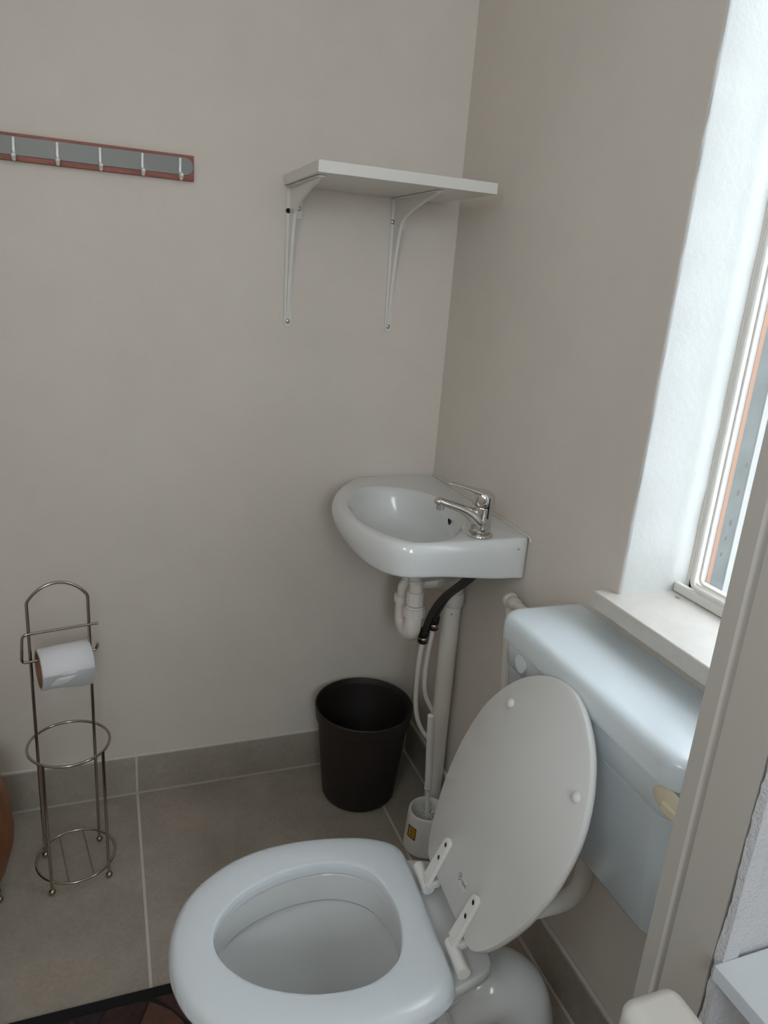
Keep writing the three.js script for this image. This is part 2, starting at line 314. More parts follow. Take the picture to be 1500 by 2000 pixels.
// ---------------------------------------------------------------- toilet
const TN = 112;
{
  const t = thing('toilet', 'white ceramic toilet with its lid raised against the cistern', 'toilet', [-0.352, 0, 0.897], -0.078);
  const mir = h => [...h, ...h.slice(1, -1).reverse().map(p => [p[0], -p[1]])];      // half outline, first and last on the axis
  const so = mir([[0, 0], [0, 0.06], [0, 0.1], [-0.002, 0.13], [-0.016, 0.156], [-0.06, 0.178], [-0.13, 0.19], [-0.2, 0.192], [-0.27, 0.181], [-0.33, 0.153], [-0.38, 0.107], [-0.405, 0.054], [-0.412, 0]]);
  const si = mir([[-0.056, 0], [-0.062, 0.045], [-0.08, 0.085], [-0.12, 0.112], [-0.17, 0.119], [-0.23, 0.11], [-0.29, 0.083], [-0.33, 0.043], [-0.344, 0]]);
  const SO = polar(so, -0.2, 0, TN), SI = polar(si, -0.2, 0, TN);
  const Y = 0.38;
  // seat: rounded ring
  const q = [];
  const sec = [[0, -0.02], [0, -0.012], [0.008, -0.006], [0.03, -0.0018], [0.06, -0.0003], [0.09, 0.0], [0.14, 0.0], [0.35, 0.001], [0.6, 0.0], [0.8, -0.002], [0.9, -0.006], [0.96, -0.012], [1, -0.02], [1, -0.024], [0.97, -0.028], [0.1, -0.026], [0, -0.02]];
  // t = 0 inner edge, 1 outer edge
  sec.forEach(([a, y]) => q.push(ring(mix(SI, SO, a), Y + y)));
  obj('seat', loft(q.reverse(), { crease: 0.55 }), M.seat, t);
  // pan: rim, bowl inside, tapering outside
  const RO = inset(SO, 0.012), RI = inset(SI, -0.006);
  const foot = polar(mir([[0.06, 0], [0.06, 0.06], [0.04, 0.092], [-0.06, 0.1], [-0.16, 0.096], [-0.22, 0.07], [-0.24, 0]]), -0.1, 0, TN);
  // same angular order: resample foot about the same centre
  const F = polar(mir([[0.07, 0], [0.07, 0.06], [0.05, 0.09], [-0.06, 0.1], [-0.16, 0.098], [-0.23, 0.085], [-0.27, 0.05], [-0.28, 0]]), -0.2, 0, TN);
  const yr = Y - 0.028;
  const pr = [];
  pr.push(ring(mix(F, F, 0), 0.0), ring(inset(F, -0.002), 0.012), ring(inset(F, 0.012), 0.03), ring(inset(F, 0.016), 0.1));
  pr.push(ring(mix(inset(F, 0.012), RO, 0.25), 0.18), ring(mix(F, RO, 0.6), 0.245), ring(mix(F, RO, 0.88), 0.30), ring(RO, 0.335), ring(RO, yr - 0.006), ring(inset(RO, 0.006), yr));
  pr.push(ring(inset(RI, -0.004), yr), ring(RI, yr - 0.006), ring(RI, yr - 0.055), ring(inset(RI, -0.003), yr - 0.062), ring(inset(RI, -0.014), yr - 0.063));
  const bc = -0.17;
  pr.push(ring(inset(RI, -0.012), yr - 0.075), ring(scaled(RI, bc, 0, 0.97), yr - 0.11), ring(scaled(RI, bc, 0, 0.82), yr - 0.17), ring(scaled(RI, bc + 0.02, 0, 0.58), yr - 0.215), ring(scaled(RI, bc + 0.04, 0, 0.36), yr - 0.245), ring(scaled(RI, bc + 0.04, 0, 0.1), yr - 0.255));
  obj('pan', loft(pr, { capA: true, capB: true }), M.ceramic, t);
  // water standing in the bottom of the bowl
  // deck behind the seat that carries the hinges
  const dk = [[0.075, 0], [0.075, 0.09], [0.05, 0.118], [-0.03, 0.135], [-0.05, 0.1], [-0.05, 0]];
  const D = polar(mir(dk), 0.01, 0, 64);
  obj('deck', loft([ring(scaled(D, 0.0, 0, 0.45, 0.5), 0.2), ring(scaled(D, 0.0, 0, 0.85, 0.86), 0.30), ring(D, 0.335), ring(D, yr - 0.004), ring(inset(D, 0.005), yr)], { capA: true, capB: true }), M.ceramic, t);
  // trapway and outlet
  obj('trapway', [wire([V(-0.05, 0.1, 0.0), V(0.05, 0.13, 0.0), V(0.12, 0.2, 0.01), V(0.175, 0.17, 0.015), V(0.2, 0.09, 0.015), V(0.2, 0.03, 0.015)], 0.06, { bend: 0.06, rad: 28 })], M.ceramic, t);
  obj('outlet_collar', [cyl(0.07, 0.068, 0.035, 0.2, 0.0005, 0.015, 32)], M.plastic, t);
  // lid, hinged at the back, leaning on the cistern
  const lo = mir([[0, 0], [0, 0.05], [0, 0.088], [0.008, 0.106], [0.045, 0.133], [0.12, 0.162], [0.2, 0.172], [0.28, 0.161], [0.35, 0.12], [0.395, 0.062], [0.412, 0]]);
  const LO = polar(lo, 0.2, 0, TN);
  const lr = [[0.008, -0.018], [0.003, -0.016], [0, -0.012], [0, -0.006], [0.0015, -0.002], [0.006, 0]].map(([d, y]) => ring(inset(LO, d), y));
  const lg = loft(lr, { capA: true, capB: true, crease: 0.7 });
  // local lid frame: x along its length, y thickness (front face at y = 0)
  const lid = obj('lid', lg, M.lid, t);
  lid.position.set(0.02, 0.402, 0.018);
  const ang = Math.atan2(1, 0.42);
  lid.rotation.z = ang;                               // front face (y = 0) looks to the seat
  for (const [l, v] of [[0.305, 0.125], [0.315, -0.1]]) { const b = new THREE.SphereGeometry(0.0085, 18, 10, 0, Math.PI * 2, 0, Math.PI / 2); b.scale(1, 0.75, 1); b.translate(l, 0, v); obj('bumper', b, M.lid, lid); }
  // small printed mark on the lid
  {
    const c = document.createElement('canvas'); c.width = 256; c.height = 128; const x = c.getContext('2d');
    x.fillStyle = '#d6d4d0'; x.fillRect(0, 0, 256, 128); x.strokeStyle = '#3a3a38'; x.fillStyle = '#3a3a38'; x.lineWidth = 8;
    x.beginPath(); x.arc(52, 60, 40, 0, 7); x.stroke(); x.beginPath(); x.moveTo(52, 28); x.lineTo(52, 112); x.moveTo(26, 62); x.lineTo(80, 50); x.stroke();
    x.font = 'bold 62px serif'; x.fillText('opal', 108, 84);
    const tx = new THREE.CanvasTexture(c); tx.colorSpace = THREE.SRGBColorSpace;
    const pl = new THREE.PlaneGeometry(0.032, 0.016); 
    const pm = obj('printed_mark', pl, phys({ map: tx, roughness: 0.34 }), lid);
    pm.rotation.set(-Math.PI / 2, 0, -Math.PI / 2 + 0.0); pm.position.set(0.05, 0.0004, 0.012);
  }
  // hinges: barrel on the deck, arm with two screw holes on the lid
  for (const [v, b0, b1] of [[-0.042, -0.088, -0.034], [0.08, 0.07, 0.128]]) {
    const h = new THREE.Group(); h.name = 'hinge'; t.add(h);
    const bar = new THREE.CylinderGeometry(0.0105, 0.0105, b1 - b0, 24); bar.rotateX(Math.PI / 2); bar.translate(0.0115, 0.374, (b0 + b1) / 2);
    obj('barrel', [bar, rbox(0.006, 0.034, 0.374, 0.3905, v - 0.0105, v + 0.0105, 0.006, 3), rbox(0.006, 0.024, yr - 0.001, 0.373, (b0 + b1) / 2 - 0.012, (b0 + b1) / 2 + 0.012, 0.005, 3)], M.plastic, h);
    const sh = new THREE.Shape(); const L = 0.06, W = 0.0108; sh.moveTo(-0.013, -W); sh.lineTo(L, -W * 0.8); sh.absarc(L, 0, W * 0.8, -Math.PI / 2, Math.PI / 2, false); sh.lineTo(-0.013, W); sh.lineTo(-0.013, -W);
    for (const hx of [0.032, 0.058]) { const hp = new THREE.Path(); hp.absarc(hx, 0, 0.0052, 0, Math.PI * 2, true); sh.holes.push(hp); }
    const ag = new THREE.ExtrudeGeometry(sh, { depth: 0.005, bevelEnabled: true, bevelSize: 0.0012, bevelThickness: 0.0012, bevelSegments: 2, curveSegments: 10 });
    ag.rotateX(-Math.PI / 2); ag.translate(0, 0.0014, 0);
    const a = obj('hinge_arm', ag, M.plastic, h); a.position.set(0.0195, 0.40, v); a.rotation.z = ang;
    for (const hx of [0.032, 0.058]) { const d = new THREE.CircleGeometry(0.0048, 14); d.rotateX(-Math.PI / 2); d.translate(hx, 0.0058, 0); const dd = obj('screw_hole', d, M.hole, h); dd.position.copy(a.position); dd.rotation.z = ang; }
  }
}
// ---------------------------------------------------------------- cistern on the wall
{
  const t = thing('cistern', 'white plastic toilet cistern on the wall under the window sill', 'cistern', [0, 0, 0.925]);
  const rr = (x0, x1, hz, r, n = 10) => { const o = []; const c = [[x1 - 0.004, hz - 0.004, 0, 0.004], [x0 + r, hz - r, 1, r], [x0 + r, -hz + r, 2, r], [x1 - 0.004, -hz + 0.004, 3, 0.004]]; c.forEach(([cx, cz, k, R]) => { for (let i = 0; i <= n; i++) { const w = Math.PI / 2 - k * (-Math.PI / 2) - Math.PI / 2 + i / n * Math.PI / 2; o.push([cx + Math.cos(w) * R, cz + Math.sin(w) * R]); } }); return o; };
  const lidR = (d, y) => ring(rr(-0.166 + d, -0.002, 0.238 - d, 0.035), y);
  const bodR = (x0, hz, y, r = 0.04) => ring(rr(x0, -0.002, hz, r), y);
  obj('cistern_lid', loft([lidR(0.004, 0.7525), lidR(0, 0.756), lidR(0, 0.785), lidR(0.003, 0.794), lidR(0.009, 0.7985), lidR(0.015, 0.80), lidR(0.02, 0.8002), lidR(0.03, 0.8004), lidR(0.06, 0.8008)], { capA: true, capB: true }), M.cistern, t);
  obj('cistern_body', loft([bodR(-0.1, 0.2, 0.462), bodR(-0.112, 0.208, 0.466), bodR(-0.118, 0.212, 0.476), bodR(-0.142, 0.226, 0.62), bodR(-0.153, 0.231, 0.6995), bodR(-0.1535, 0.2312, 0.7008), bodR(-0.1512, 0.2297, 0.7013), bodR(-0.1515, 0.23, 0.7027), bodR(-0.154, 0.2315, 0.7032), bodR(-0.1547, 0.232, 0.7045), bodR(-0.159, 0.234, 0.75), bodR(-0.15, 0.23, 0.753)], { capA: true, capB: true, crease: 0.9 }), M.cistern, t);
  // round blanking plug and the open lever recess on the front
  const plug = new THREE.CylinderGeometry(0.016, 0.016, 0.004, 32); plug.rotateZ(Math.PI / 2); plug.translate(-0.1585, 0.731, -0.153); const pm = obj('blanking_plug', plug, M.cistern, t); pm.userData.label = 'round blanking plug';
  const rg = new THREE.TorusGeometry(0.0165, 0.0007, 6, 36); rg.rotateY(Math.PI / 2); rg.translate(-0.1592, 0.731, -0.153); obj('plug_seam', rg, M.grout, t);
  const ov = new THREE.SphereGeometry(1, 32, 16); ov.scale(0.005, 0.019, 0.032); ov.translate(-0.1565, 0.7345, 0.221); const lv = obj('lever_recess', ov, M.beige, t); lv.userData.label = 'beige oval flush lever plate';
  const lb = rbox(-0.168, -0.158, 0.722, 0.738, 0.215, 0.245, 0.004, 3); obj('flush_lever', lb, M.beige, t);
}
{
  const t = thing('flush_pipe', 'cream flush pipe bending from the cistern into the back of the toilet', 'pipe', [0, 0, 0.925]);
  obj('pipe', wire([V(-0.055, 0.461, -0.02), V(-0.055, 0.318, -0.02), V(-0.27, 0.31, -0.03)], 0.0165, { bend: 0.05, rad: 20 }), M.pvc, t);
  obj('pipe_nut', cyl(0.024, 0.024, 0.018, -0.055, 0.442, -0.02, 12), M.pvc, t);
}
{
  const t = thing('water_pipe', 'cream painted water pipe with elbow on the wall beside the cistern', 'pipe');
  obj('riser', wire([V(-0.02, 0.112, 0.53), V(-0.02, 0.45, 0.525), V(-0.022, 0.712, 0.497)], 0.0105, { bend: 0.05, rad: 16 }), M.paintedPipe, t);
  obj('elbow', [new THREE.SphereGeometry(0.018, 20, 14).translate(-0.022, 0.716, 0.497), wire([V(-0.022, 0.716, 0.497), V(-0.03, 0.722, 0.54)], 0.0145, { rad: 18 })], M.paintedPipe, t);
  obj('branch', wire([V(-0.03, 0.722, 0.535), V(-0.045, 0.73, 0.694)], 0.0115, { rad: 16 }), M.paintedPipe, t);
}

// ---------------------------------------------------------------- wash basin
const BN = 176;
{
  const t = thing('wash_basin', 'small white ceramic wash basin hung in the corner', 'basin');
  const cx = -0.18, cz = 0.27;
  const crv = new THREE.CatmullRomCurve3([[-0.235, 0.515], [-0.275, 0.508], [-0.31, 0.478], [-0.338, 0.415], [-0.353, 0.33], [-0.35, 0.24], [-0.33, 0.16], [-0.295, 0.09], [-0.25, 0.035], [-0.2, 0.01]].map(p => V(p[0], 0, p[1])), false, 'catmullrom', 0.5).getPoints(60).map(p => [p.x, p.z]);
  const out = polar([[-0.002, 0.508], [-0.12, 0.513], ...crv, [-0.1, 0.004], [-0.002, 0.004]], cx, cz, BN, false);
  const inn = polar([[-0.322, 0.30], [-0.319, 0.366], [-0.288, 0.452], [-0.242, 0.492], [-0.178, 0.482], [-0.125, 0.436], [-0.092, 0.38], [-0.075, 0.30], [-0.078, 0.215], [-0.1, 0.16], [-0.14, 0.12], [-0.19, 0.1], [-0.24, 0.112], [-0.285, 0.16], [-0.312, 0.225]], cx, cz, BN);
  const sst = (a, b, v) => { const q = Math.max(0, Math.min(1, (v - a) / (b - a))); return q * q * (3 - 2 * q); };
  const wall = p => sst(0.004, 0.05, p[1]) * sst(0.002, 0.03, -p[0]);
  const taper = k => p => wall(p) * k * (1 - 0.9 * sst(0.2, 0.5, p[1])) ;
  const rs = [];
  rs.push(ring(scaled(out, cx + 0.035, cz - 0.003, 0.13), 0.686), ring(scaled(out, cx + 0.035, cz - 0.003, 0.19), 0.69), ring(scaled(out, cx + 0.03, cz, 0.3), 0.708), ring(scaled(out, cx + 0.02, cz, 0.48), 0.738), ring(scaled(out, cx + 0.01, cz, 0.68), 0.762));
  const lift = (o, y, k) => o.map(p => V(p[0], y + k * sst(0.02, 0.24, -p[0]), p[1]));      // the skirt rises away from the wall
  rs.push(lift(inset(out, taper(0.05)), 0.771, 0.018), lift(inset(out, taper(0.03)), 0.7725, 0.02), lift(inset(out, taper(0.02)), 0.778, 0.0205), lift(inset(out, taper(0.008)), 0.798, 0.014), lift(inset(out, taper(0.002)), 0.82, 0.006), ring(out, 0.838), ring(inset(out, p => 0.003 * wall(p)), 0.85), ring(inset(out, p => 0.008 * wall(p)), 0.857), ring(inset(out, p => 0.014 * wall(p)), 0.86));
  rs.push(ring(inset(inn, -0.004), 0.86), ring(inn, 0.8575), ring(inset(inn, 0.006), 0.851), ring(inset(inn, 0.016), 0.832), ring(scaled(inn, cx, cz, 0.84), 0.80), ring(scaled(inn, cx, cz, 0.68), 0.77), ring(scaled(inn, cx, cz, 0.42), 0.75), ring(scaled(inn, cx, cz, 0.12), 0.744));
  obj('basin', loft(rs, { capA: true, capB: true }), M.ceramic, t);
  const hole = new THREE.SphereGeometry(1, 20, 12); hole.scale(0.003, 0.0105, 0.0075); hole.rotateZ(0.3); hole.translate(-0.0915, 0.8315, 0.309); const oh = obj('overflow_hole', hole, M.hole, t); oh.userData.label = 'dark oval overflow hole';
  obj('drain_ring', [new THREE.TorusGeometry(0.018, 0.003, 8, 32).rotateX(Math.PI / 2).translate(cx, 0.746, cz)], M.chrome, t);
  obj('sealant_bead', wire([V(-0.003, 0.862, 0.006), V(-0.003, 0.862, 0.508), V(-0.003, 0.852, 0.512)], 0.0028, { bend: 0.004, rad: 8 }), M.bead, t);
  // dark print on the near side
  const c = document.createElement('canvas'); c.width = 128; c.height = 64; const x = c.getContext('2d'); x.fillStyle = '#dcdcda'; x.fillRect(0, 0, 128, 64); x.fillStyle = '#3b3632'; x.font = 'bold 52px sans-serif'; x.fillText('B7', 20, 50);
  const tx = new THREE.CanvasTexture(c); tx.colorSpace = THREE.SRGBColorSpace;
  const mk = obj('printed_mark', new THREE.PlaneGeometry(0.014, 0.007), stdm({ map: tx, roughness: 0.3 }), t); mk.position.set(-0.026, 0.838, 0.5103); mk.rotation.y = -0.02;
}
// mixer tap
{
  const t = thing('mixer_tap', 'chrome single lever mixer tap on the corner of the basin', 'tap', [-0.104, 0.8602, 0.474]);
  const circ = (r, y, dx = 0, sx = 1) => { const o = []; for (let k = 0; k < 32; k++) { const w = k / 32 * Math.PI * 2; o.push(V(dx + Math.cos(w) * r * sx, y, Math.sin(w) * r)); } return o; };
  obj('base_ring', loft([circ(0.0265, 0), circ(0.0275, 0.002), circ(0.0265, 0.005), circ(0.0235, 0.0075)], { capA: true, capB: true }), M.chrome, t);
  obj('body', loft([circ(0.0225, 0.007), circ(0.021, 0.02), circ(0.0208, 0.034), circ(0.0216, 0.05), circ(0.0218, 0.062), circ(0.0205, 0.068)], { capA: true, capB: true }), M.chrome, t);
  // spout: flattened tube growing out of the body and rising over the bowl
  const sp = [[0.0, 0.026, 0.02], [-0.012, 0.036, 0.019], [-0.024, 0.047, 0.0155], [-0.038, 0.0555, 0.0125], [-0.058, 0.064, 0.0108], [-0.08, 0.0715, 0.01], [-0.098, 0.0775, 0.01], [-0.106, 0.079, 0.0078], [-0.109, 0.079, 0.003]];
  const rings = sp.map(([x, y, r]) => { const a = 0.36, o = []; for (let k = 0; k < 24; k++) { const w = k / 24 * Math.PI * 2, cy = Math.cos(w) * r * 0.85; o.push(V(x + cy * Math.sin(a), y + cy * Math.cos(a), Math.sin(w) * r * 1.08)); } return o; });
  const spout = obj('spout', loft(rings, { capA: true, capB: true }), M.chrome, t);
  obj('aerator', new THREE.CylinderGeometry(0.008, 0.008, 0.012, 20).translate(-0.096, 0.066, 0), M.chrome, spout);
  // lever: cap over the body drawn out to a thin curved handle
  const cap = loft([circ(0.0218, 0.0635, 0.001), circ(0.0226, 0.075, 0.0015), circ(0.0222, 0.084, 0.001), circ(0.0195, 0.0915, -0.001), circ(0.014, 0.0965, -0.004), circ(0.006, 0.099, -0.006)], { capA: true, capB: true });
  const lv = [[0.012, 0.09, 0.005, 0.016], [-0.004, 0.0955, 0.0075, 0.018], [-0.018, 0.0995, 0.0065, 0.0155], [-0.035, 0.1045, 0.0045, 0.0125], [-0.055, 0.1105, 0.0034, 0.0108], [-0.076, 0.1152, 0.0028, 0.0098], [-0.084, 0.1166, 0.0016, 0.006]];
  const lrg = lv.map(([x, y, h, w]) => { const o = []; for (let k = 0; k < 24; k++) { const a = k / 24 * Math.PI * 2; o.push(V(x + Math.cos(a) * h * 0.25, y - h * 0.6 + Math.cos(a) * h, Math.sin(a) * w)); } return o; });
  obj('lever', [cap, loft(lrg, { capA: true, capB: true })], M.chrome, t);
  obj('lever_gap', rbox(0.001, 0.0035, 0.042, 0.086, -0.0232, 0.0232, 0.001, 1), M.dark, t);
}
// waste trap under the basin
{
  const t = thing('waste_trap', 'white plastic bottle bend trap under the basin', 'trap');
  obj('tailpiece', [cyl(0.019, 0.026, 0.018, -0.14, 0.668, 0.266, 32), cyl(0.0165, 0.0165, 0.07, -0.14, 0.625, 0.266, 28)], M.pvc, t);
  const nut = (x, y, z, r, h) => { const o = []; for (let k = 0; k < 48; k++) { const w = k / 48 * Math.PI * 2, R = r * (k % 4 < 2 ? 1 : 0.955); o.push([x + Math.cos(w) * R, z + Math.sin(w) * R]); } return loft([ring(o, y), ring(o, y + h)], { capA: true, capB: true, crease: 0.5 }); };
  obj('union_nut', nut(-0.14, 0.612, 0.266, 0.0215, 0.034), M.pvc, t);
  obj('union_nut', [cyl(0.021, 0.021, 0.02, -0.14, 0.59, 0.266, 32), nut(-0.14, 0.582, 0.266, 0.0265, 0.022)], M.pvc, t);
  obj('union_nut', nut(-0.14, 0.59, 0.2, 0.025, 0.018), M.pvc, t);
  obj('bend', wire([V(-0.14, 0.588, 0.266), V(-0.14, 0.528, 0.266), V(-0.14, 0.528, 0.2), V(-0.14, 0.595, 0.2)], 0.0205, { bend: 0.034, rad: 24, }), M.pvc, t);
  obj('outlet_arm', wire([V(-0.14, 0.6, 0.2), V(-0.14, 0.645, 0.2), V(-0.032, 0.655, 0.2505)], 0.0185, { bend: 0.035, rad: 24 }), M.pvc, t);
}
{
  const t = thing('waste_pipe', 'cream plastic waste pipe running down the wall under the basin', 'pipe');
  obj('pipe', [wire([V(-0.031, 0.03, 0.258), V(-0.031, 0.62, 0.2505)], 0.0225, { rad: 28 })], M.pvc, t);
  { const c = document.createElement('canvas'); c.width = 128; c.height = 64; const x = c.getContext('2d'); x.fillStyle = '#e3dcd2'; x.fillRect(0, 0, 128, 64); x.fillStyle = '#4a4540'; x.font = 'bold 56px sans-serif'; x.fillText('45', 22, 52); const tx = new THREE.CanvasTexture(c); tx.colorSpace = THREE.SRGBColorSpace; const m = obj('printed_mark', new THREE.CylinderGeometry(0.0228, 0.0228, 0.007, 10, 1, true, -0.3, 0.6), stdm({ map: tx, roughness: 0.42 }), t); m.position.set(-0.031, 0.578, 0.251); m.rotation.y = -0.4; }
  obj('elbow', [wire([V(-0.031, 0.595, 0.2505), V(-0.031, 0.628, 0.2505)], 0.0275, { rad: 28 }), wire([V(-0.031, 0.622, 0.2505), V(-0.036, 0.652, 0.2505), V(-0.07, 0.655, 0.236)], 0.025, { bend: 0.03, rad: 28 })], M.pvc, t);
}
// supply hoses with nuts, and the plastic tubes they feed from
{
  const mk = (pts, label) => { const t = thing('supply_hose', label, 'hose', [0, 0, 0], 0, 'supply hoses under the basin'); obj('hose', wire(pts, s => 0.0078, { bend: 0.04, rad: 14 }), M.hose, t); return t; };
  const nuts = (t, p, d) => { const up = d.clone().normalize(); const a = wire([p.clone().addScaledVector(up, 0.012), p.clone().addScaledVector(up, -0.006)], 0.0125, { rad: 12 }), b = wire([p.clone().addScaledVector(up, -0.006), p.clone().addScaledVector(up, -0.016)], 0.015, { rad: 6 }), c = wire([p.clone().addScaledVector(up, -0.016), p.clone().addScaledVector(up, -0.024)], 0.0128, { rad: 14 }); obj('crimp', a, M.dark, t); obj('hose_nut', b, M.brass, t); obj('nut_collar', c, M.dark, t); };
  const t1 = mk([V(-0.1, 0.765, 0.455), V(-0.1, 0.735, 0.425), V(-0.1, 0.65, 0.325), V(-0.1, 0.585, 0.275), V(-0.1, 0.53, 0.252)], 'dark braided supply hose with brass nut hanging lower under the basin');
  nuts(t1, V(-0.1, 0.52, 0.25), V(0, 1, 0.18));
  const t2 = mk([V(-0.085, 0.765, 0.45), V(-0.085, 0.735, 0.42), V(-0.082, 0.655, 0.322), V(-0.08, 0.6, 0.278), V(-0.08, 0.568, 0.262)], 'dark braided supply hose ending higher beside the waste pipe');
  nuts(t2, V(-0.08, 0.56, 0.26), V(0, 1, 0.18));
  const u1 = thing('supply_tube', 'white plastic supply tube curving low behind the brush', 'tube', [0, 0, 0], 0, 'supply tubes under the basin');
  obj('tube', wire([V(-0.1, 0.5, 0.2465), V(-0.1, 0.42, 0.235), V(-0.098, 0.3, 0.235), V(-0.08, 0.235, 0.25), V(-0.042, 0.2, 0.262)], 0.0062, { bend: 0.06, rad: 12 }), M.tube, u1);
  const u2 = thing('supply_tube', 'white plastic supply tube from the higher hose to the waste pipe', 'tube', [0, 0, 0], 0, 'supply tubes under the basin');
  obj('tube', wire([V(-0.08, 0.54, 0.2565), V(-0.082, 0.42, 0.24), V(-0.08, 0.34, 0.243), V(-0.042, 0.275, 0.256)], 0.0062, { bend: 0.06, rad: 12 }), M.tube, u2);
}
// ---------------------------------------------------------------- waste bin
{
  const t = thing('waste_bin', 'dark brown plastic waste bin in the corner under the basin', 'bin', [-0.205, 0, 0.147]);
  const L = (pts, m, n) => obj(n, new THREE.LatheGeometry(pts.map(p => new THREE.Vector2(...p)), 72), m, t);
  L([[0.0, 0.001], [0.085, 0.001], [0.094, 0.004], [0.099, 0.012], [0.124, 0.262], [0.121, 0.262], [0.096, 0.014], [0, 0.012]], M.bin, 'bucket');
  L([[0.1235, 0.236], [0.127, 0.24], [0.1295, 0.268], [0.1305, 0.273], [0.1285, 0.276], [0.1255, 0.274], [0.1215, 0.255]], M.bin, 'rim');
}
// toilet brush in its holder
{
  const t = thing('brush_holder', 'white round toilet brush holder with a small yellow sticker', 'holder', [-0.108, 0, 0.388]);
  obj('pot', new THREE.LatheGeometry([[0, 0.001], [0.05, 0.001], [0.054, 0.006], [0.0475, 0.10], [0.0465, 0.108], [0.044, 0.111], [0.041, 0.109], [0.039, 0.098], [0.039, 0.02], [0, 0.018]].map(p => new THREE.Vector2(...p)), 56), M.plastic, t);
  const cg = []; // curved sticker following the pot
  const A0 = 2.5, A1 = 3.05;
  const pos = [], uv = [], ix = []; for (let i = 0; i <= 8; i++) for (let j = 0; j <= 1; j++) { const w = A0 + (A1 - A0) * i / 8, y = j ? 0.08 : 0.047, R = 0.0541 - (y - 0.006) * 0.0692 + 0.0004; pos.push(Math.cos(w) * R, y, Math.sin(w) * R); uv.push(i / 8, j); }
  for (let i = 0; i < 8; i++) ix.push(i * 2, i * 2 + 1, i * 2 + 2, i * 2 + 1, i * 2 + 3, i * 2 + 2);
  const g = new THREE.BufferGeometry(); g.setAttribute('position', new THREE.Float32BufferAttribute(pos, 3)); g.setAttribute('uv', new THREE.Float32BufferAttribute(uv, 2)); g.setIndex(ix); g.computeVertexNormals();
  const c = document.createElement('canvas'); c.width = 96; c.height = 128; const x = c.getContext('2d'); x.fillStyle = '#1d1912'; x.fillRect(0, 0, 96, 128); x.fillStyle = '#c79522'; x.fillRect(8, 10, 76, 108); x.fillStyle = '#7a4d18'; for (let k = 0; k < 5; k++) x.fillRect(16, 24 + k * 18, 40 + (k * 37) % 22, 8);
  const tx = new THREE.CanvasTexture(c); tx.colorSpace = THREE.SRGBColorSpace;
  const st = obj('sticker', g, stdm({ map: tx, roughness: 0.5 }), t); st.userData.label = 'yellow sticker with a black border';
  const b = thing('toilet_brush', 'white plastic toilet brush standing in its round holder', 'brush', [-0.104, 0.02, 0.388]);
  const P = k => V(-0.021 * k, 0.36 * k, -0.002 * k);
  obj('handle', wire([P(0.43), P(0.46), P(0.7), P(0.97), P(0.99), P(1)], s => s > 0.99 ? 0.003 : s > 0.9 ? 0.0066 : 0.0088, { bend: 0.001, rad: 18 }), M.plastic, b);
  obj('collar', wire([P(0.415), P(0.425), P(0.435)], 0.0095, { bend: 0.001, rad: 18 }), M.plastic, b);
  obj('rod', wire([P(0.05), P(0.42)], 0.0048, { rad: 14 }), M.plastic, b);
  const br = []; for (let k = 0; k < 90; k++) { const w = k * 2.4, y = 0.012 + (k / 90) * 0.06, R = 0.031; br.push(wire([V(0, y, 0), V(Math.cos(w) * R, y + 0.006, Math.sin(w) * R)], 0.0012, { rad: 5 })); }
  obj('bristles', br, M.plastic, b).userData.kind = 'stuff';
}
